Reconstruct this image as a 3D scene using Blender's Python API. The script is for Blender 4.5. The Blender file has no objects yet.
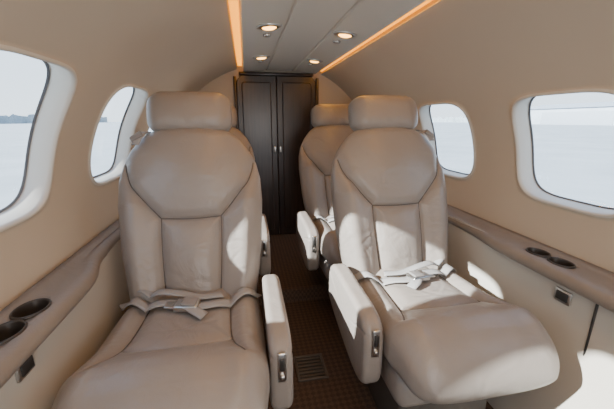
import bpy, bmesh, math, random
import numpy as np
from mathutils import Vector, Matrix
from mathutils.bvhtree import BVHTree
random.seed(4)
scene = bpy.context.scene
COL = scene.collection

# ------------------------------------------------------------ materials
def new_mat(name):
    m = bpy.data.materials.new(name); m.use_nodes = True
    nt = m.node_tree
    return m, nt, nt.nodes["Principled BSDF"]

def simple(name, col, rough=0.5, metal=0.0, bump=0.0, bscale=300, var=0.0, vscale=3.0, emis=None, estr=0):
    m, nt, b = new_mat(name)
    b.inputs["Base Color"].default_value = (*col, 1)
    b.inputs["Roughness"].default_value = rough
    b.inputs["Metallic"].default_value = metal
    if emis:
        b.inputs["Emission Color"].default_value = (*emis, 1)
        b.inputs["Emission Strength"].default_value = estr
    tc = nt.nodes.new("ShaderNodeTexCoord")
    if var > 0:
        n = nt.nodes.new("ShaderNodeTexNoise"); n.inputs["Scale"].default_value = vscale
        n.inputs["Detail"].default_value = 4
        nt.links.new(tc.outputs["Object"], n.inputs["Vector"])
        r = nt.nodes.new("ShaderNodeValToRGB")
        r.color_ramp.elements[0].position = .3; r.color_ramp.elements[1].position = .7
        r.color_ramp.elements[0].color = (*[c*(1-var) for c in col], 1)
        r.color_ramp.elements[1].color = (*[min(1, c*(1+var)) for c in col], 1)
        nt.links.new(n.outputs["Fac"], r.inputs["Fac"])
        nt.links.new(r.outputs["Color"], b.inputs["Base Color"])
    if bump > 0:
        n2 = nt.nodes.new("ShaderNodeTexNoise"); n2.inputs["Scale"].default_value = bscale
        n2.inputs["Detail"].default_value = 3
        nt.links.new(tc.outputs["Object"], n2.inputs["Vector"])
        bp = nt.nodes.new("ShaderNodeBump"); bp.inputs["Strength"].default_value = bump
        bp.inputs["Distance"].default_value = .002
        nt.links.new(n2.outputs["Fac"], bp.inputs["Height"])
        nt.links.new(bp.outputs["Normal"], b.inputs["Normal"])
    return m

def leather_mat(name, col, rough=.34, crease=.6):
    m, nt, b = new_mat(name)
    tc = nt.nodes.new("ShaderNodeTexCoord")
    n = nt.nodes.new("ShaderNodeTexNoise"); n.inputs["Scale"].default_value = 5; n.inputs["Detail"].default_value = 3
    nt.links.new(tc.outputs["Object"], n.inputs["Vector"])
    r = nt.nodes.new("ShaderNodeValToRGB")
    r.color_ramp.elements[0].position = .3; r.color_ramp.elements[1].position = .7
    r.color_ramp.elements[0].color = (*[c*.94 for c in col], 1)
    r.color_ramp.elements[1].color = (*[c*1.05 for c in col], 1)
    nt.links.new(n.outputs["Fac"], r.inputs["Fac"]); nt.links.new(r.outputs["Color"], b.inputs["Base Color"])
    b.inputs["Roughness"].default_value = rough
    w = nt.nodes.new("ShaderNodeTexNoise"); w.inputs["Scale"].default_value = 9; w.inputs["Detail"].default_value = 4
    w.inputs["Distortion"].default_value = 1.2
    nt.links.new(tc.outputs["Object"], w.inputs["Vector"])
    v = nt.nodes.new("ShaderNodeTexVoronoi"); v.inputs["Scale"].default_value = 420
    nt.links.new(tc.outputs["Object"], v.inputs["Vector"])
    b1 = nt.nodes.new("ShaderNodeBump"); b1.inputs["Strength"].default_value = crease; b1.inputs["Distance"].default_value = .014
    b2 = nt.nodes.new("ShaderNodeBump"); b2.inputs["Strength"].default_value = .15; b2.inputs["Distance"].default_value = .001
    nt.links.new(w.outputs["Fac"], b1.inputs["Height"]); nt.links.new(v.outputs["Distance"], b2.inputs["Height"])
    nt.links.new(b1.outputs["Normal"], b2.inputs["Normal"]); nt.links.new(b2.outputs["Normal"], b.inputs["Normal"])
    return m

M_LEATHER = leather_mat("taupe_leather", (.285, .253, .228), .35, .35)
M_PIPING = simple("seam_piping", (.10, .085, .075), .6)
M_LEDGE = leather_mat("ledge_vinyl", (.235, .20, .172), .5, .3)
M_WALL = simple("cream_headliner", (.51, .445, .36), .75, bump=.15, bscale=500, var=.02)
M_REVEAL = simple("window_bezel_plastic", (.60, .57, .51), .45)
M_PANEL = simple("lower_panel_fabric", (.50, .465, .41), .7, bump=.15, bscale=600, var=.02)
M_CEIL = simple("ceiling_panel_paint", (.70, .66, .59), .5, bump=.05)
M_GASKET = simple("gasket_rubber", (.16, .18, .21), .5)
M_METAL = simple("brushed_metal", (.62, .61, .59), .28, 1.0)
M_DARK = simple("dark_plastic", (.03, .028, .027), .4)
M_VENT = simple("vent_bronze", (.10, .08, .065), .45, .3)
M_GREY = simple("grey_plastic", (.25, .24, .235), .4)
M_BELT = simple("belt_webbing", (.33, .325, .325), .7, bump=.3, bscale=900)
M_BASE = simple("seat_base_paint", (.09, .08, .072), .5)
M_CUP = simple("cup_liner", (.035, .03, .027), .35)
M_COVE = simple("cove_lamp", (1, .5, .1), .5, emis=(1.0, .36, .0), estr=2.4)
M_BULB = simple("downlight_lamp", (1, .8, .5), .5, emis=(1.0, .46, .08), estr=8)
M_TARMAC = simple("tarmac", (.33, .36, .39), .9, var=.1, vscale=.3)
M_HANGAR = simple("hangar_cladding", (.42, .47, .53), .7, var=.08, vscale=.2)  # lightened grey-blue, distance haze is put into the hangar colour
M_ROOF = simple("hangar_roof", (.35, .39, .44), .7)
M_TREE = simple("foliage", (.30, .35, .38), .9, var=.25, vscale=2)  # pale grey-blue, haze over the far trees painted into the base colour

def wood_mat():
    m, nt, b = new_mat("espresso_wood")
    tc = nt.nodes.new("ShaderNodeTexCoord"); mp = nt.nodes.new("ShaderNodeMapping")
    mp.inputs["Scale"].default_value = (30, 30, 2)
    nt.links.new(tc.outputs["Object"], mp.inputs["Vector"])
    n = nt.nodes.new("ShaderNodeTexNoise"); n.inputs["Scale"].default_value = 2; n.inputs["Detail"].default_value = 6
    nt.links.new(mp.outputs["Vector"], n.inputs["Vector"])
    r = nt.nodes.new("ShaderNodeValToRGB")
    r.color_ramp.elements[0].position = .3; r.color_ramp.elements[1].position = .75
    r.color_ramp.elements[0].color = (.018, .011, .008, 1); r.color_ramp.elements[1].color = (.048, .030, .023, 1)
    nt.links.new(n.outputs["Fac"], r.inputs["Fac"]); nt.links.new(r.outputs["Color"], b.inputs["Base Color"])
    b.inputs["Roughness"].default_value = .28
    return m
M_WOOD = wood_mat()

def carpet_mat():
    m, nt, b = new_mat("woven_carpet")
    tc = nt.nodes.new("ShaderNodeTexCoord"); mp = nt.nodes.new("ShaderNodeMapping")
    mp.inputs["Rotation"].default_value = (0, 0, math.radians(45))
    nt.links.new(tc.outputs["Object"], mp.inputs["Vector"])
    c = nt.nodes.new("ShaderNodeTexChecker"); c.inputs["Scale"].default_value = 60
    c.inputs["Color1"].default_value = (.115, .068, .043, 1); c.inputs["Color2"].default_value = (.068, .040, .027, 1)
    nt.links.new(mp.outputs["Vector"], c.inputs["Vector"])
    n = nt.nodes.new("ShaderNodeTexNoise"); n.inputs["Scale"].default_value = 120; n.inputs["Detail"].default_value = 4
    nt.links.new(tc.outputs["Object"], n.inputs["Vector"])
    mx = nt.nodes.new("ShaderNodeMixRGB"); mx.blend_type = 'MULTIPLY'; mx.inputs["Fac"].default_value = .7
    nt.links.new(c.outputs["Color"], mx.inputs["Color1"]); nt.links.new(n.outputs["Fac"], mx.inputs["Color2"])
    g = nt.nodes.new("ShaderNodeMixRGB"); g.blend_type = 'ADD'; g.inputs["Fac"].default_value = .2
    g.inputs["Color2"].default_value = (.06, .036, .023, 1)
    nt.links.new(mx.outputs["Color"], g.inputs["Color1"])
    nt.links.new(g.outputs["Color"], b.inputs["Base Color"])
    b.inputs["Roughness"].default_value = .95
    bp = nt.nodes.new("ShaderNodeBump"); bp.inputs["Strength"].default_value = .5; bp.inputs["Distance"].default_value = .003
    nt.links.new(c.outputs["Fac"], bp.inputs["Height"]); nt.links.new(bp.outputs["Normal"], b.inputs["Normal"])
    return m
M_CARPET = carpet_mat()

def glass_mat():
    m = bpy.data.materials.new("tinted_window_acrylic"); m.use_nodes = True
    nt = m.node_tree; nt.nodes.clear()
    o = nt.nodes.new("ShaderNodeOutputMaterial"); t = nt.nodes.new("ShaderNodeBsdfTransparent")
    t.inputs["Color"].default_value = (.78, .86, .92, 1)
    g = nt.nodes.new("ShaderNodeBsdfGlossy"); g.inputs["Roughness"].default_value = .03
    mx = nt.nodes.new("ShaderNodeMixShader"); mx.inputs[0].default_value = .06
    nt.links.new(t.outputs[0], mx.inputs[1]); nt.links.new(g.outputs[0], mx.inputs[2])
    nt.links.new(mx.outputs[0], o.inputs["Surface"])
    return m
M_GLASS = glass_mat()

# ------------------------------------------------------------ mesh helpers
def mk_mesh(name, verts, faces, mats, smooth=True, fmat=None):
    me = bpy.data.meshes.new(name)
    me.from_pydata([tuple(map(float, v)) for v in verts], [], faces)
    if not isinstance(mats, (list, tuple)): mats = [mats]
    for m in mats: me.materials.append(m)
    if fmat:
        for i, p in enumerate(me.polygons): p.material_index = fmat[i]
    bm = bmesh.new(); bm.from_mesh(me)
    bmesh.ops.remove_doubles(bm, verts=bm.verts, dist=1e-5)
    bmesh.ops.recalc_face_normals(bm, faces=bm.faces)
    bm.to_mesh(me); bm.free()
    for p in me.polygons: p.use_smooth = smooth
    return me

def obj(name, me, parent=None, loc=(0, 0, 0), rot=(0, 0, 0)):
    o = bpy.data.objects.new(name, me); COL.objects.link(o)
    o.location = loc; o.rotation_euler = rot
    if parent: o.parent = parent
    return o

def loft_mesh(name, rings, mats, caps=True, smooth=True):
    n = len(rings[0]); verts = []; faces = []
    for r in rings: verts.extend([tuple(p) for p in r])
    for k in range(len(rings)-1):
        for i in range(n):
            j = (i+1) % n
            faces.append((k*n+i, k*n+j, (k+1)*n+j, (k+1)*n+i))
    if caps:
        for k in (0, len(rings)-1):
            c = np.mean(np.array(rings[k]), axis=0); ci = len(verts); verts.append(tuple(c))
            for i in range(n): faces.append((k*n+i, k*n+(i+1) % n, ci))
    return mk_mesh(name, verts, faces, mats, smooth)

def super_unit(e, w, h, N):
    a = np.linspace(0, 2*np.pi, 2049)
    x = w*np.sign(np.cos(a))*np.abs(np.cos(a))**(2/e); y = h*np.sign(np.sin(a))*np.abs(np.sin(a))**(2/e)
    L = np.concatenate([[0], np.cumsum(np.hypot(np.diff(x), np.diff(y)))])
    s = np.linspace(0, L[-1], N, endpoint=False)
    return np.interp(s, L, x), np.interp(s, L, y)

def seg_dist(px, py, poly):
    d = np.full(px.shape, 9.0)
    for (x0, y0), (x1, y1) in zip(poly[:-1], poly[1:]):
        dx, dy = x1-x0, y1-y0; L2 = dx*dx+dy*dy+1e-12
        t = np.clip(((px-x0)*dx+(py-y0)*dy)/L2, 0, 1)
        d = np.minimum(d, np.hypot(px-x0-t*dx, py-y0-t*dy))
    return d

def smoothpoly(pts, n=8):
    P = [pts[0]]+list(pts)+[pts[-1]]; out = []
    for i in range(1, len(P)-2):
        p0, p1, p2, p3 = map(np.array, (P[i-1], P[i], P[i+1], P[i+2]))
        for k in range(n):
            t = k/n
            out.append(tuple(.5*((2*p1)+(-p0+p2)*t+(2*p0-5*p1+4*p2-p3)*t*t+(-p0+3*p1-3*p2+p3)*t**3)))
    out.append(tuple(pts[-1])); return out

def bevel_box_mesh(name, size, mat, r=.004, seg=3, smooth=True):
    bm = bmesh.new(); bmesh.ops.create_cube(bm, size=1)
    for v in bm.verts: v.co = Vector((v.co.x*size[0], v.co.y*size[1], v.co.z*size[2]))
    if r > 0: bmesh.ops.bevel(bm, geom=list(bm.edges), offset=r, segments=seg, affect='EDGES', profile=.5)
    me = bpy.data.meshes.new(name); bm.to_mesh(me); bm.free(); me.materials.append(mat)
    for p in me.polygons: p.use_smooth = smooth
    return me

def prism_mesh(name, outline, depth, mat, r=.004, seg=2):
    bm = bmesh.new()
    vs = [bm.verts.new((x, 0, z)) for x, z in outline]
    f = bm.faces.new(vs)
    ex = bmesh.ops.extrude_face_region(bm, geom=[f])
    for v in [g for g in ex['geom'] if isinstance(g, bmesh.types.BMVert)]: v.co.y += depth
    bmesh.ops.recalc_face_normals(bm, faces=bm.faces)
    if r > 0: bmesh.ops.bevel(bm, geom=list(bm.edges), offset=r, segments=seg, affect='EDGES', profile=.5)
    me = bpy.data.meshes.new(name); bm.to_mesh(me); bm.free(); me.materials.append(mat)
    return me

def cyl_mesh(name, prof, mat, n=48, ex=1.0, ey=1.0):
    rings = []
    for r, z in prof:
        rings.append([(r*ex*math.cos(2*math.pi*i/n), r*ey*math.sin(2*math.pi*i/n), z) for i in range(n)])
    return loft_mesh(name, rings, mat, caps=True)

def tube_mesh(name, pts, r, mat, n=6):
    P = [Vector(p) for p in pts]; rings = []
    for i, p in enumerate(P):
        t = (P[min(i+1, len(P)-1)]-P[max(i-1, 0)]).normalized()
        s = t.cross(Vector((0.3, 1, .2))).normalized(); u = t.cross(s)
        rings.append([tuple(p+s*(r*math.cos(2*math.pi*k/n))+u*(r*math.sin(2*math.pi*k/n))) for k in range(n)])
    return loft_mesh(name, rings, mat)

# ------------------------------------------------------------ shell
ZC = .75
Y0, Y1 = -.92, 2.60
SIDE = {
    'left': dict(sg=-1, a=.80, b=.685, xe=.285, wz=.975, hy=.213, hs=.205, wy=[.16, .80, 1.44, 2.08]),
    'right': dict(sg=1, a=.77, b=.695, xe=.350, wz=.93, hy=.208, hs=.192, wy=[.20, .84, 1.48, 2.12]),
}
def build_side(side):
    p = SIDE[side]; sg, a, b, xe = p['sg'], p['a'], p['b'], p['xe']
    WIN_Y = p['wy']
    ph0 = math.asin((.57-ZC)/b); ph1 = math.acos(xe/a)
    ph = np.linspace(ph0, ph1, 2000)
    X = a*np.cos(ph); Z = ZC+b*np.sin(ph)
    L = np.concatenate([[0], np.cumsum(np.hypot(np.diff(X), np.diff(Z)))])
    def P(y, s, off=0.0):
        f = float(np.interp(s, L, ph))
        x = a*math.cos(f); z = ZC+b*math.sin(f)
        nx, nz = math.cos(f)/a, math.sin(f)/b; l = math.hypot(nx, nz)
        return (sg*(x-nx/l*off), y, z-nz/l*off)
    sc = float(np.interp(math.asin((p['wz']-ZC)/b), ph, L))
    st = .02; ny, ns = 28, 26
    s_lo, s_hi = sc-ns/2*st, sc+ns/2*st
    rows = list(np.linspace(0, s_lo, 4)[:-1]) + [s_lo+i*st for i in range(ns+1)] + list(np.linspace(s_hi, L[-1], 24)[1:])
    lo_i = 3; hi_i = 3+ns
    cols = [round(Y0+i*st, 4) for i in range(int(round((Y1-Y0)/st))+1)]
    cell = {}
    for wy in WIN_Y:
        c0 = int(round((wy-ny/2*st-Y0)/st)); cell[wy] = c0
    inside = set()
    for wy, c0 in cell.items():
        for i in range(c0, c0+ny):
            for j in range(lo_i, hi_i): inside.add((i, j))
    V = []; F = []; FM = []
    nr = len(rows)
    for y in cols:
        for s in rows: V.append(P(y, s))
    for i in range(len(cols)-1):
        for j in range(nr-1):
            if (i, j) in inside: continue
            F.append((i*nr+j, (i+1)*nr+j, (i+1)*nr+j+1, i*nr+j+1)); FM.append(0)
    hy, hs = p['hy'], p['hs']
    steps = [(1.0, .0, 0), (.985, .005, 1), (.955, .004, 1), (.935, -.006, 1), (.915, -.03, 1), (.90, -.055, 1)]
    for wy, c0 in cell.items():
        cy = cols[c0]+ny/2*st
        bd = [(cols[c0+i], rows[lo_i]) for i in range(ny)] + [(cols[c0+ny], rows[lo_i+j]) for j in range(ns)] + \
             [(cols[c0+ny-i], rows[hi_i]) for i in range(ny)] + [(cols[c0], rows[hi_i-j]) for j in range(ns)]
        n = len(bd)
        def hole(dy, ds, k=1.0, e=4.2):
            l = math.hypot(dy, ds); uy, us = dy/l, ds/l
            r = 1/((abs(uy)/hy)**e+(abs(us)/hs)**e)**(1/e)*k
            return cy+uy*r, sc+us*r
        rings = []; rm = []
        K = 6
        for k in range(K+1):
            t = k/K; ring = []
            for (y, s) in bd:
                h = hole(y-cy, s-sc)
                ring.append(P(y+(h[0]-y)*t, s+(h[1]-s)*t))
            rings.append(ring); rm.append(0)
        for sc_, off, m in steps[1:]:
            rings.append([P(*hole(y-cy, s-sc, sc_), off) for y, s in bd]); rm.append(m)
        base = len(V)
        for r in rings: V.extend(r)
        for k in range(len(rings)-1):
            for i in range(n):
                j = (i+1) % n
                F.append((base+k*n+i, base+k*n+j, base+(k+1)*n+j, base+(k+1)*n+i)); FM.append(rm[k+1])
        wv = []; wf = []; wm = []
        for sc_, off in ((.906, -.050), (.893, -.047), (.882, -.053)):
            wv.extend([P(*hole(y-cy, s-sc, sc_), off) for y, s in bd])
        for k in range(2):
            for i in range(n):
                j = (i+1) % n
                wf.append((k*n+i, k*n+j, (k+1)*n+j, (k+1)*n+i)); wm.append(0)
        prev = 2*n
        for sc_ in (.6, .3):
            cur = len(wv)
            wv.extend([P(*hole(y-cy, s-sc, .882*sc_), -.053) for y, s in bd])
            for i in range(n):
                j = (i+1) % n; wf.append((prev+i, prev+j, cur+j, cur+i)); wm.append(1)
            prev = cur
        ci = len(wv); wv.append(P(cy, sc, -.053))
        for i in range(n): wf.append((prev+i, prev+(i+1) % n, ci)); wm.append(1)
        idx = WIN_Y.index(wy)+1+(0 if side == 'left' else len(WIN_Y))
        me = mk_mesh("window_mesh", wv, wf, [M_GASKET, M_GLASS], True, wm)
        obj("window_%d" % idx, me)
    e = P(0, L[-1]); b0 = len(V)
    for y in (Y0, Y1):
        V.append((e[0], y, e[2])); V.append((e[0]+sg*.004, y, 1.43))
    F.append((b0, b0+2, b0+3, b0+1)); FM.append(0)
    me = mk_mesh("wall_%s_mesh" % side, V, F, [M_WALL, M_REVEAL], True, FM)
    obj("wall_%s" % side, me)
    return e
eL = build_side('left')
eR = build_side('right')

# ceiling
CLX, CRX = -.245, .315
CE = 1.370; CM = 1.388
V = []; F = []
prof = [(eL[0]-.004, 1.43), (CLX, 1.43), (CLX, CE+.008), (CLX+.006, CE), (-.078, CM-.002), (-.074, CM+.008), (-.066, CM+.008), (-.062, CM),
        (.122, CM), (.126, CM+.008), (.134, CM+.008), (.138, CM-.002), (CRX-.006, CE), (CRX, CE+.008), (CRX, 1.43), (eR[0]+.004, 1.43)]
ys = np.linspace(Y0, Y1, 12)
for y in ys:
    for x, z in prof: V.append((x, y, z))
n = len(prof)
for i in range(len(ys)-1):
    for j in range(n-1): F.append((i*n+j, (i+1)*n+j, (i+1)*n+j+1, i*n+j+1))
obj("ceiling", mk_mesh("ceiling_mesh", V, F, M_CEIL, False))
me = bevel_box_mesh("cove_lamp_mesh", (CLX-eL[0]-.008, Y1-Y0-.06, .010), M_COVE, .003)
obj("cove_light_strip", me, loc=((CLX+eL[0])/2, (Y0+Y1)/2, 1.41))
me = bevel_box_mesh("cove_lamp_mesh2", (.008, Y1-Y0-.06, .026), M_COVE, .003)
obj("cove_light_strip", me, loc=(eR[0]-.006, (Y0+Y1)/2, eR[2]+.026))
for x in ((CLX+eL[0])/2, (CRX+eR[0])/2):
    l = bpy.data.lights.new("cove_led", 'AREA'); l.shape = 'RECTANGLE'; l.size = .016; l.size_y = 3.2; l.energy = 4.0 if x > 0 else 2.6; l.color = (1, .43, .05)
    o = bpy.data.objects.new("cove_led", l); COL.objects.link(o); o.location = (x, .85, 1.395 if x < 0 else 1.374)
for x, y in ((-.135, 1.40), (.195, 1.46), (-.135, 2.04), (.195, 2.1)):
    root = bpy.data.objects.new("ceiling_downlight", None); COL.objects.link(root)
    zz = CE+(CM-CE)*((x-CLX)/(-.078-CLX) if x < 0 else (CRX-x)/(CRX-.138))
    root.location = (x, y, zz); root.rotation_euler = (0, math.radians(-5.5 if x < 0 else 5), 0)
    obj("bezel", cyl_mesh("downlight_bezel", [(.048, .004), (.052, -.002), (.048, -.008), (.038, -.010), (.028, -.005), (.024, .0)], M_METAL, 40, 1.0, .72), root)
    obj("lamp", cyl_mesh("downlight_lamp", [(.020, -.004), (.029, -.0095), (.020, -.014), (.004, -.015)], M_BULB, 24, 1.0, .8), root)
    obj("gasper_nozzle", cyl_mesh("gasper", [(.014, .002), (.018, -.004), (.014, -.012), (.006, -.014)], M_METAL, 24), root, loc=(0, .13, .0))

# floor
V = [(-.8, Y0, 0), (.8, Y0, 0), (.8, 1.64, 0), (-.8, 1.64, 0), (-.8, 1.645, .075), (.8, 1.645, .075), (-.8, 1.66, .082), (.8, 1.66, .082), (-.8, Y1, .082), (.8, Y1, .082)]
F = [(0, 1, 2, 3), (3, 2, 5, 4), (4, 5, 7, 6), (6, 7, 9, 8)]
obj("floor", mk_mesh("floor_mesh", V, F, M_CARPET, False))
V = []; F = []
for (xa, xb, za, zb) in ((-.85, -.32, 0, 1.5), (.32, .85, 0, 1.5), (-.32, .32, 1.2, 1.5)):
    b0 = len(V); V += [(xa, Y0, za), (xb, Y0, za), (xb, Y0, zb), (xa, Y0, zb)]; F.append((b0, b0+1, b0+2, b0+3))
obj("wall_front", mk_mesh("wall_front_mesh", V, F, M_WALL, False))

root = bpy.data.objects.new("floor_vent", None); COL.objects.link(root); root.location = (-.02, 1.12, 0)
obj("duct", bevel_box_mesh("vent_duct", (.11, .13, .003), M_DARK, .001), root, loc=(0, 0, .002))
for k, (x, y, sx, sy) in enumerate(((-.058, 0, .010, .14), (.058, 0, .010, .14), (0, -.065, .116, .010), (0, .065, .116, .010))):
    obj("frame_%d" % (k+1), bevel_box_mesh("vent_frame", (sx, sy, .010), M_VENT, .002), root, loc=(x, y, .006))
for k in range(6):
    obj("louver_%d" % (k+1), bevel_box_mesh("vent_louver", (.106, .008, .005), M_VENT, .001), root, loc=(0, -.048+k*.0192, .0065))

def lower_panel(side, xt, xb):
    sg = -1 if side == 'left' else 1
    pts = [(xt+.0, .60), (xt, .55), (xt-.004, .40), (xb+.02, .2), (xb, .04), (xb, 0)]
    ys = np.linspace(Y0, Y1, 30); V = []; F = []
    for y in ys:
        for x, z in pts: V.append((sg*x, y, z))
    n = len(pts)
    for i in range(len(ys)-1):
        for j in range(n-1): F.append((i*n+j, (i+1)*n+j, (i+1)*n+j+1, i*n+j+1))
    obj("trim_%s_panel" % side, mk_mesh("lower_panel", V, F, M_PANEL, True))
lower_panel('left', .715, .66); lower_panel('right', .655, .60)

def ledge(side, zt, xin_f, xout, cups):
    sg = -1 if side == 'left' else 1
    rings = []
    ys = np.linspace(Y0+.01, Y1-.01, 90)
    for y in ys:
        xi = xin_f(y); r = .022
        pr = [(xout, zt+.012), (xout-.012, zt+.003), (xout-.025, zt), ((xi+xout)/2, zt-.002), (xi+.03, zt+.001)]
        for k in range(9):
            a = math.pi/2+math.pi*k/8
            pr.append((xi+r+r*math.cos(a), zt-r+r*math.sin(a)))
        pr += [(xi+.05, zt-.05), (xout, zt-.05)]
        rings.append([(sg*x, y, z) for x, z in pr])
    me = loft_mesh("ledge_mesh", rings, M_LEDGE, caps=True)
    o = obj("armrest_ledge", me)
    cutters = []
    for (x, y, r) in cups:
        cm = cyl_mesh("cut", [(r, -.04), (r, .04)], M_CUP, 40, .8, 1.0)
        c = obj("cut", cm, loc=(x, y, zt)); cutters.append(c)
        md = o.modifiers.new("b", 'BOOLEAN'); md.object = c; md.operation = 'DIFFERENCE'; md.solver = 'EXACT'
    dg = bpy.context.evaluated_depsgraph_get()
    nm = bpy.data.meshes.new_from_object(o.evaluated_get(dg))
    o.modifiers.clear(); o.data = nm
    for c in cutters: bpy.data.objects.remove(c)
    for k, (x, y, r) in enumerate(cups):
        cm = cyl_mesh("cup_holder_mesh", [(r*1.14, .001), (r*1.12, .004), (r*1.02, .005), (r*.97, .001), (r*.95, -.03), (r*.9, -.036), (r*.3, -.037)], M_CUP, 48, .8, 1.0)
        bm = bmesh.new(); bm.from_mesh(cm)
        top = [v for v in bm.verts if abs(v.co.x) < 1e-4 and abs(v.co.y) < 1e-4 and v.co.z > -.01]
        bmesh.ops.delete(bm, geom=top, context='VERTS'); bm.to_mesh(cm); bm.free()
        obj("cup_holder_%d" % (k+1), cm, o, loc=(x, y, zt))
def xin_left(y):
    return .665+.05/(1+math.exp(-(y-.97)*30)) if y < 1.3 else .715
def xin_right(y):
    return .62+.03/(1+math.exp(-(y-1.02)*30))
ledge('left', .62, xin_left, .77, [(-.724, .72, .037), (-.724, .635, .037)])
ledge('right', .60, xin_right, .74, [(.68, .82, .034), (.68, .74, .034)])

def outlet(x, y, z, sg):
    root = bpy.data.objects.new("power_outlet", None); COL.objects.link(root); root.location = (x, y, z)
    obj("plate", bevel_box_mesh("outlet_plate", (.008, .05, .04), M_METAL, .003), root)
    obj("socket", bevel_box_mesh("outlet_socket", (.006, .036, .026), M_DARK, .002), root, loc=(-sg*.004, 0, 0))
outlet(-.711, .645, .535, -1); outlet(.651, .69, .52, 1)
obj("trim_1", bevel_box_mesh("panel_seam_trim", (.006, .006, .40), M_DARK, .002), loc=(.652, .60, .36))
obj("trim_2", bevel_box_mesh("panel_seam_trim2", (.006, .006, .40), M_DARK, .002), loc=(-.712, .50, .36))

# aft bulkhead + doors
V = [(-.85, Y1, 0), (.85, Y1, 0), (.85, Y1, 1.5), (-.85, Y1, 1.5)]
obj("wall_back", mk_mesh("wall_back_mesh", V, [(0, 1, 2, 3)], M_WALL, False))
DZ = 1.345; yD = Y1-.035
def door(idx, x0, x1, outer):
    root = bpy.data.objects.new("door_%d" % idx, None); COL.objects.link(root)
    zb = .084
    if outer < 0:
        ol = [(x0, zb), (x1, zb), (x1, DZ), (x0+.035, DZ), (x0, DZ-.04)]
        pin = [(x0+.035, zb+.05), (x1-.04, zb+.05), (x1-.04, DZ-.045), (x0+.05, DZ-.045), (x0+.035, DZ-.065)]
    else:
        ol = [(x0, zb), (x1, zb), (x1, DZ-.04), (x1-.035, DZ), (x0, DZ)]
        pin = [(x0+.04, zb+.05), (x1-.035, zb+.05), (x1-.035, DZ-.065), (x1-.05, DZ-.045), (x0+.04, DZ-.045)]
    obj("leaf", prism_mesh("door_leaf", ol, .028, M_WOOD, .005), root, loc=(0, yD, 0))
    obj("panel", prism_mesh("door_panel", pin, .02, M_WOOD, .008, 3), root, loc=(0, yD-.008, 0))
    hx = x1-.02 if outer < 0 else x0+.02
    obj("handle", bevel_box_mesh("door_handle", (.014, .016, .045), M_METAL, .004), root, loc=(hx, yD-.008, .80))
door(1, -.295, -.0015, -1); door(2, .0015, .305, 1)
root = bpy.data.objects.new("trim_3", None); COL.objects.link(root)
obj("jamb_left", bevel_box_mesh("jamb", (.02, .04, 1.27), M_WOOD, .004), root, loc=(-.307, Y1-.02, .7))
obj("jamb_right", bevel_box_mesh("jamb", (.02, .04, 1.27), M_WOOD, .004), root, loc=(.317, Y1-.02, .7))
obj("header", bevel_box_mesh("jamb_h", (.56, .04, .022), M_WOOD, .004), root, loc=(.005, Y1-.02, DZ+.012))

# ------------------------------------------------------------ seats
TH = math.radians(19)
D = np.array([0, math.sin(TH), math.cos(TH)]); NRM = np.array([0, -math.cos(TH), math.sin(TH)])
L_B = .64; BO = np.array([0, .055, .385])
BACK_SEAMS = [
    smoothpoly([(-.100, .305), (0, .300), (.100, .305)]),
    smoothpoly([(-.100, .305), (-.099, .2), (-.090, .04)]), smoothpoly([(.100, .305), (.099, .2), (.090, .04)]),
    smoothpoly([(-.100, .305), (-.135, .345), (-.175, .395), (-.198, .425), (-.214, .465), (-.222, .50)]),
    smoothpoly([(.100, .305), (.135, .345), (.175, .395), (.198, .425), (.214, .465), (.222, .50)]),
]
rng = random.Random(11)
CREASE_B = [(rng.uniform(-.07, .07), rng.uniform(.05, .27), rng.uniform(-.5, .5), rng.uniform(.04, .09), rng.uniform(.006, .010), .0022) for _ in range(8)] + \
           [(s*rng.uniform(.13, .19), rng.uniform(.08, .38), rng.uniform(-.9, .9)+.4*s, rng.uniform(.03, .06), rng.uniform(.005, .008), .0025) for s in (-1, 1) for _ in range(6)] + \
           [(rng.uniform(-.15, .15), rng.uniform(.33, .54), rng.uniform(-.6, .6), rng.uniform(.04, .10), rng.uniform(.007, .011), .0018) for _ in range(5)]
CREASE_C = [(rng.uniform(-.11, .11), rng.uniform(.12, .34), rng.uniform(-.7, .7), rng.uniform(.05, .12), rng.uniform(.007, .011), .0028) for _ in range(9)] + \
           [(s*rng.uniform(.15, .20), rng.uniform(.12, .45), rng.uniform(-.8, .8), rng.uniform(.03, .06), rng.uniform(.005, .009), .0028) for s in (-1, 1) for _ in range(6)] + \
           [(rng.uniform(-.15, .15), rng.uniform(.38, .50), rng.uniform(-.5, .5), rng.uniform(.05, .10), rng.uniform(.007, .011), .0020) for _ in range(4)]
CK = .38
def creases(lst, x, l):
    out = np.zeros(x.shape)
    for cx, cl, a, ln, wd, dp in lst:
        dx = x-cx; dl = l-cl
        u = dx*math.cos(a)+dl*math.sin(a); v = -dx*math.sin(a)+dl*math.cos(a)+6*u*u
        out -= CK*dp*np.exp(-(u/ln)**2*2)*(np.exp(-(v/wd)**2)-.5*np.exp(-((v-1.6*wd)/wd)**2))
    return out

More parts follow.
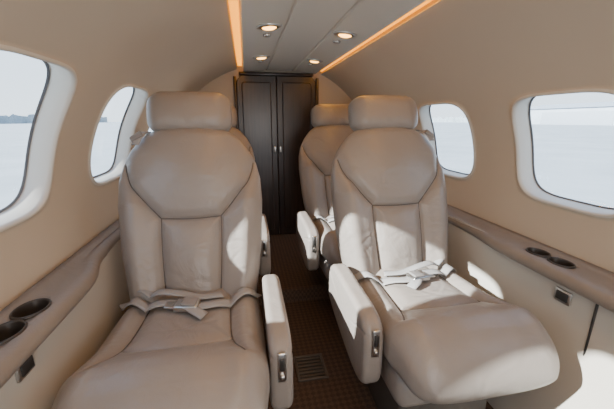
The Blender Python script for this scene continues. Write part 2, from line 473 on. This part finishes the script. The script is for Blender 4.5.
def back_mesh():
    ls = np.concatenate([np.linspace(0, .05, 12), np.linspace(.053, L_B-.06, 170), L_B-.055*(1-np.sin(np.linspace(0, np.pi/2, 16)))])
    rings = []
    for l in ls:
        w = np.interp(l, [0, .1, .2, .36, .44, .50, .55, .60, .64], [.210, .226, .240, .250, .247, .234, .208, .170, .130])
        h = np.interp(l, [0, .2, .45, .64], [.075, .07, .062, .045])
        r = .055
        if l > L_B-r:
            k = math.sqrt(max(0, 1-((l-(L_B-r))/r)**2)); h = h*max(k, .02); w = w-.04*(1-k)
        if l < .03:
            k = math.sqrt(max(0, 1-((.03-l)/.03)**2)); h *= max(.3, k)
        x, m = super_unit(3.4, w, h, 280)
        front = np.clip((m/h), 0, 1)**.5
        u = np.abs(x)/w
        wing = 1 if l < .36 else max(0, 1-(l-.36)/.10)
        puff = .012*(1-u**2) + .028*np.exp(-((u-.80)/.17)**2)*wing
        puff = puff + .014*math.exp(-((l-.16)/.1)**2)*np.exp(-(x/.07)**2)
        puff = puff + .022*math.exp(-((l-.48)/.11)**2)*np.exp(-(x/.16)**2)
        puff = puff + creases(CREASE_B, x, l)
        ln = np.full(x.shape, l)
        d = np.full(x.shape, 9.)
        for s in BACK_SEAMS: d = np.minimum(d, seg_dist(x, ln, s))
        groove = -.009*np.exp(-(d/.005)**2) - .015*np.exp(-(d/.022)**2)
        m2 = m+front*(puff+groove)
        c = BO+D*l
        rings.append([tuple(c+np.array([a_, 0, 0])+NRM*b_) for a_, b_ in zip(x, m2)])
    return loft_mesh("seat_back", rings, M_LEATHER)

YB, YF = .07, -.52
CUSH_SEAMS = [smoothpoly([(-.125, 0), (-.128, .2), (-.140, .33), (-.175, .42)]), smoothpoly([(.125, 0), (.128, .2), (.140, .33), (.175, .42)]),
             smoothpoly([(-.14, .33), (-.06, .352), (0, .357), (.06, .352), (.14, .33)])]
def cushion_mesh():
    LN = YB-YF
    ls = np.concatenate([.05*(1-np.cos(np.linspace(0, np.pi/2, 8))), np.linspace(.055, LN-.075, 130), LN-.07*(1-np.sin(np.linspace(0, np.pi/2, 20)))])
    rings = []
    for l in ls:
        w = np.interp(l, [0, .2, .45, LN], [.215, .227, .230, .205]); h = .075
        k = 1; r = .07
        if l > LN-r: k = math.sqrt(max(0, 1-((l-(LN-r))/r)**2))
        if l < .05: k = math.sqrt(max(0, 1-((.05-l)/.05)**2))
        hh = h*max(k, .03); ww = w-.05*(1-k)
        x, m = super_unit(3.2, ww, hh, 260)
        top = np.clip(m/hh, 0, 1)**.5; u = np.abs(x)/ww
        fade = min(1, (LN-l)/.08)*min(1, l/.05)
        puff = .012*(1-u**2)+.018*np.exp(-((u-.80)/.17)**2)
        puff = puff+.016*math.exp(-((l-.45)/.07)**2)
        puff = puff+creases(CREASE_C, x, l)
        d = np.full(x.shape, 9.); ln = np.full(x.shape, l)
        for s in CUSH_SEAMS: d = np.minimum(d, seg_dist(x, ln, s))
        groove = -.007*np.exp(-(d/.005)**2)-.012*np.exp(-(d/.022)**2)
        m2 = m+top*fade*(puff+groove)
        y = YB-l
        zc = .372+.03*math.exp(-((l-.46)/.12)**2)
        rings.append([(a_, y, zc+b_) for a_, b_ in zip(x, m2)])
    return loft_mesh("seat_cushion", rings, M_LEATHER)

def headrest_mesh():
    W = .150; r = .06
    us = np.concatenate([-W+r*(1-np.cos(np.linspace(0, np.pi/2, 12))), np.linspace(-W+r+.006, W-r-.006, 60), W-r*(1-np.sin(np.linspace(0, np.pi/2, 12)))])
    rings = []
    for x in us:
        k = 1
        dx = W-abs(x)
        if dx < r: k = math.sqrt(max(0, 1-((r-dx)/r)**2))
        hy = .058*(.25+.75*k) if k > .02 else .01
        hz = .077*(.45+.55*k) if k > .02 else .02
        a_, b_ = super_unit(2.7, hy, hz, 120)
        g = .0007*math.sin(x*95+2*math.sin(x*31))*np.exp(-((b_+.055)/.03)**2)*k
        c = np.array([x, 0, 0])
        rings.append([tuple(c+NRM*(p*(1+gg/.058)+.008*(1-(x/W)**2))+D*q) for p, q, gg in zip(a_, b_, g)])
    return loft_mesh("seat_headrest", rings, M_LEATHER)

AH = .126
def arm_mesh():
    T = .030; r = .018
    us = np.concatenate([-T+r*(1-np.cos(np.linspace(0, np.pi/2, 9))), np.linspace(-T+r+.002, T-r-.002, 5), T-r*(1-np.sin(np.linspace(0, np.pi/2, 9)))])
    rings = []
    for x in us:
        dx = T-abs(x); k = 1
        if dx < r: k = math.sqrt(max(0, 1-((r-dx)/r)**2))
        ins = r*(1-k)
        py, pz = super_unit(5, .205-ins, AH-ins, 240)
        u = (py+.205)/.41
        pz = pz + np.where(pz < 0, (u**1.5)*.09*(-pz/AH), 0) - .012*(1-u)*np.clip(pz/AH, 0, 1)
        dd = pz-(AH-.045-.012*(1-u))
        gx = x*(1-.12*np.exp(-(dd/.004)**2))
        rings.append([(a_, p, q) for a_, p, q in zip(gx, py, pz)])
    return loft_mesh("seat_arm", rings, M_LEATHER)

ME_BACK = back_mesh(); ME_CUSH = cushion_mesh(); ME_HEAD = headrest_mesh(); ME_ARM = arm_mesh()
ME_LATCH = bevel_box_mesh("latch_plate", (.022, .008, .085), M_METAL, .0035, 3)
ME_BTN = bevel_box_mesh("latch_button", (.012, .010, .036), M_DARK, .003, 3)
ME_LEVER = bevel_box_mesh("latch_lever", (.012, .016, .016), M_METAL, .004, 3)
def bvh_of(me):
    bm = bmesh.new(); bm.from_mesh(me); t = BVHTree.FromBMesh(bm); bm.free(); return t
BVH_C = bvh_of(ME_CUSH); BVH_B = bvh_of(ME_BACK)
PIPES_B = []
for s in BACK_SEAMS:
    pts = []
    for (x, l) in s:
        o_ = Vector(BO+D*l+NRM*.3+np.array([x, 0, 0]))
        h = BVH_B.ray_cast(o_, Vector(-NRM))
        if h[0]: pts.append(h[0]+Vector(NRM)*.0006)
    PIPES_B.append(tube_mesh("back_piping", pts, .0018, M_PIPING))
PIPES_C = []
for s in CUSH_SEAMS:
    pts = []
    for (x, l) in s:
        if l < .10: continue
        h = BVH_C.ray_cast(Vector((x, YB-l, .9)), Vector((0, 0, -1)))
        if h[0]: pts.append(h[0]+Vector((0, 0, .0006)))
    PIPES_C.append(tube_mesh("cushion_piping", pts, .0018, M_PIPING))

def ribbon(name, path, width, bvh, mat, up=.005, parent=None):
    pts = smoothpoly(path, 10)
    V = []; F = []
    P = [Vector(p) for p in pts]
    for i, p in enumerate(P):
        t = (P[min(i+1, len(P)-1)]-P[max(i-1, 0)]); t.z = 0 if bvh else t.z
        t.normalize()
        s = Vector((-t.y, t.x, 0)).normalized()
        for k in (-1, -.33, .33, 1):
            q = p+s*(width/2*k)
            if bvh:
                hit = bvh.ray_cast(Vector((q.x, q.y, .9)), Vector((0, 0, -1)))
                z = hit[0].z if hit[0] else .4
                q = Vector((q.x, q.y, max(z, .42)+up+p.z))
            V.append(q)
    for i in range(len(P)-1):
        for k in range(3): F.append((i*4+k, i*4+k+1, (i+1)*4+k+1, (i+1)*4+k))
    me = mk_mesh(name, V, F, mat)
    o = obj(name, me, parent)
    sd = o.modifiers.new("s", 'SOLIDIFY'); sd.thickness = .003; sd.offset = 1
    return o

def seat(x, y, z0, arm_side, base_h, belt=True):
    root = bpy.data.objects.new("passenger_seat", None); COL.objects.link(root)
    root.location = (x, y, z0)
    obj("back", ME_BACK, root); obj("cushion", ME_CUSH, root)
    for k, m in enumerate(PIPES_B): obj("back_piping_%d" % (k+1), m, root)
    for k, m in enumerate(PIPES_C): obj("cushion_piping_%d" % (k+1), m, root)
    obj("headrest", ME_HEAD, root, loc=tuple(BO+D*.695))
    for k, sx in enumerate((-.05, .05)):
        obj("headrest_post_%d" % (k+1), cyl_mesh("post", [(.006, 0), (.006, .08)], M_METAL, 16), root,
            loc=tuple(np.array([sx, .055, .385])+D*.60), rot=(-TH, 0, 0))
    ax = arm_side*.262
    obj("armrest", ME_ARM, root, loc=(ax, -.155, .500-AH+.003))
    obj("latch_plate", ME_LATCH, root, loc=(ax, -.362, .425))
    obj("latch_button", ME_BTN, root, loc=(ax, -.366, .437))
    obj("latch_lever", ME_LEVER, root, loc=(ax, -.366, .400))
    obj("skirt", bevel_box_mesh("skirt", (.42, .44, .10), M_LEATHER, .03, 4), root, loc=(0, -.20, .285))
    obj("pedestal", bevel_box_mesh("pedestal", (.32, .34, .27-base_h), M_BASE, .015), root, loc=(0, -.17, (.25+base_h)/2))
    obj("back_shell", bevel_box_mesh("back_shell", (.36, .06, .34), M_LEATHER, .028, 4), root, loc=(0, .15, .42), rot=(-TH, 0, 0))
    for k, sx in enumerate((-.13, .13)):
        obj("rail_%d" % (k+1), bevel_box_mesh("rail", (.03, .46, .022), M_METAL, .004), root, loc=(sx, -.17, base_h+.012))
    o = -arm_side
    c = BO
    pth = [tuple(c+D*.56+NRM*.075+np.array([o*.172, 0, 0])),
           tuple(c+D*.60+NRM*.055+np.array([o*.162, 0, 0])), tuple(c+D*.625+NRM*.0+np.array([o*.155, 0, 0])), tuple(c+D*.60-NRM*.05+np.array([o*.15, 0, 0]))]
    obj("harness_guide", bevel_box_mesh("harness_guide", (.045, .012, .022), M_GREY, .004), root,
        loc=tuple(c+D*.592+NRM*.064+np.array([o*.172, 0, 0])), rot=(-TH-.3, o*.55, 0))
    ribbon("harness_strap", pth, .028, None, M_BELT, parent=root)
    if belt:
        b = bpy.data.objects.new("seat_belt", None); COL.objects.link(b); b.location = root.location
        ribbon("strap_outer", [(o*.222, .02, .0), (o*.19, -.03, .006), (o*.12, -.075, .012), (o*.05, -.085, .010), (o*.0, -.105, .006)], .038, BVH_C, M_BELT, parent=b)
        ribbon("strap_inner", [(-o*.215, -.0, .0), (-o*.17, -.05, .010), (-o*.11, -.09, .004), (-o*.05, -.118, .008), (-o*.0, -.115, .006)], .038, BVH_C, M_BELT, parent=b)
        ribbon("strap_tail", [(o*.16, -.0, .022), (o*.10, -.035, .028), (o*.03, -.055, .022), (-o*.04, -.06, .006), (-o*.10, -.045, .004)], .032, BVH_C, M_BELT, parent=b)
        ribbon("strap_end", [(-o*.0, -.115, .012), (-o*.03, -.15, .012), (-o*.055, -.165, .002)], .036, BVH_C, M_BELT, parent=b)
        hit = BVH_C.ray_cast(Vector((0, -.11, .9)), Vector((0, 0, -1)))[0]
        zz = hit.z+.016
        obj("buckle", bevel_box_mesh("buckle", (.070, .052, .018), M_METAL, .005), b, loc=(0, -.11, zz), rot=(0, 0, o*.15))
        obj("buckle_flap", bevel_box_mesh("buckle_flap", (.044, .044, .008), M_GREY, .003), b, loc=(-o*.008, -.112, zz+.012), rot=(.0, .12, o*.15))
        obj("buckle_tongue", bevel_box_mesh("buckle_tongue", (.04, .036, .006), M_METAL, .002), b, loc=(o*.045, -.10, zz-.002), rot=(0, .1, o*.15))
    return root
XL, XR = -.445, .342
seat(XL, 1.03, 0, 1, 0)
seat(XR, 1.07, 0, -1, 0)
seat(XL, 1.81, 0, 1, .082)
seat(XR-.015, 1.82, 0, -1, .082)

# ------------------------------------------------------------ exterior
V = [(-600, -600, -1.3), (600, -600, -1.3), (600, 600, -1.3), (-600, 600, -1.3)]
obj("ground", mk_mesh("ground_mesh", V, [(0, 1, 2, 3)], M_TARMAC, False))
root = bpy.data.objects.new("hangar", None); COL.objects.link(root); root.location = (190, 150, -1.3)
obj("hall", bevel_box_mesh("hall", (30, 70, 9), M_HANGAR, .1), root, loc=(0, 0, 4.5))
obj("roof", prism_mesh("roof", [(-16, 0), (16, 0), (0, 3)], 71, M_ROOF, 0), root, loc=(0, -35.5, 9))
obj("sliding_door", bevel_box_mesh("sliding_door", (.4, 40, 7), M_ROOF, .05), root, loc=(-15.1, 0, 3.5))
random.seed(2)
for sx_ in (-180, 260):
    V = []; F = []
    N = 160
    for i in range(N+1):
        t = i/N; y = -80+560*t
        V.append((sx_, y, -1.3)); V.append((sx_+random.uniform(-2, 2), y, 3+random.uniform(0, 3.5)))
    for i in range(N): F.append((2*i, 2*i+2, 2*i+3, 2*i+1))
    obj("tree_line", mk_mesh("tree_line_mesh", V, F, M_TREE, False))

# ------------------------------------------------------------ light
w = bpy.data.worlds.new("sky"); scene.world = w; w.use_nodes = True
nt = w.node_tree; bg = nt.nodes["Background"]
tc = nt.nodes.new("ShaderNodeTexCoord"); sx = nt.nodes.new("ShaderNodeSeparateXYZ")
nt.links.new(tc.outputs["Generated"], sx.inputs[0])
r = nt.nodes.new("ShaderNodeValToRGB")
r.color_ramp.elements[0].position = .0; r.color_ramp.elements[0].color = (.86, .91, .95, 1)
r.color_ramp.elements[1].position = .6; r.color_ramp.elements[1].color = (.50, .67, .92, 1)
nt.links.new(sx.outputs["Z"], r.inputs["Fac"]); nt.links.new(r.outputs["Color"], bg.inputs["Color"])
bg.inputs["Strength"].default_value = 3.1

sd = bpy.data.lights.new("sun", 'SUN'); sd.energy = 28; sd.angle = math.radians(1.0); sd.color = (1, .95, .87)
so = bpy.data.objects.new("sun", sd); COL.objects.link(so)
dv = Vector((.97, .19, -.52)); so.rotation_euler = dv.to_track_quat('-Z', 'Y').to_euler(); so.location = (-6, -3, 4)

for x, y in ((-.15, -.3), (.2, -.3), (.03, .5)):  # added fill lights under the ceiling, no fixtures, to brighten the cabin
    l = bpy.data.lights.new("cabin_fill", 'AREA'); l.shape = 'DISK'; l.size = .12; l.energy = .8; l.color = (1, .86, .68)
    o = bpy.data.objects.new("cabin_fill", l); COL.objects.link(o); o.location = (x, y, 1.35)
l = bpy.data.lights.new("rear_fill", 'AREA'); l.shape = 'RECTANGLE'; l.size = .5; l.size_y = .3; l.energy = 7; l.color = (1, .95, .89)  # added fill light behind the camera, aimed up to lift ceiling and seats
o = bpy.data.objects.new("rear_fill", l); COL.objects.link(o); o.location = (0, -.8, .95)
o.rotation_euler = Vector((0, 1, .75)).to_track_quat('-Z', 'Y').to_euler()

# ------------------------------------------------------------ camera
cd = bpy.data.cameras.new("camera"); cd.sensor_width = 36; cd.lens = 320*36/614; cd.clip_start = .02; cd.clip_end = 2000
co = bpy.data.objects.new("camera", cd); COL.objects.link(co)
co.location = (-.245, 0, 1.02); co.rotation_euler = (math.radians(90-14.7), 0, math.radians(-10.6))
scene.camera = co
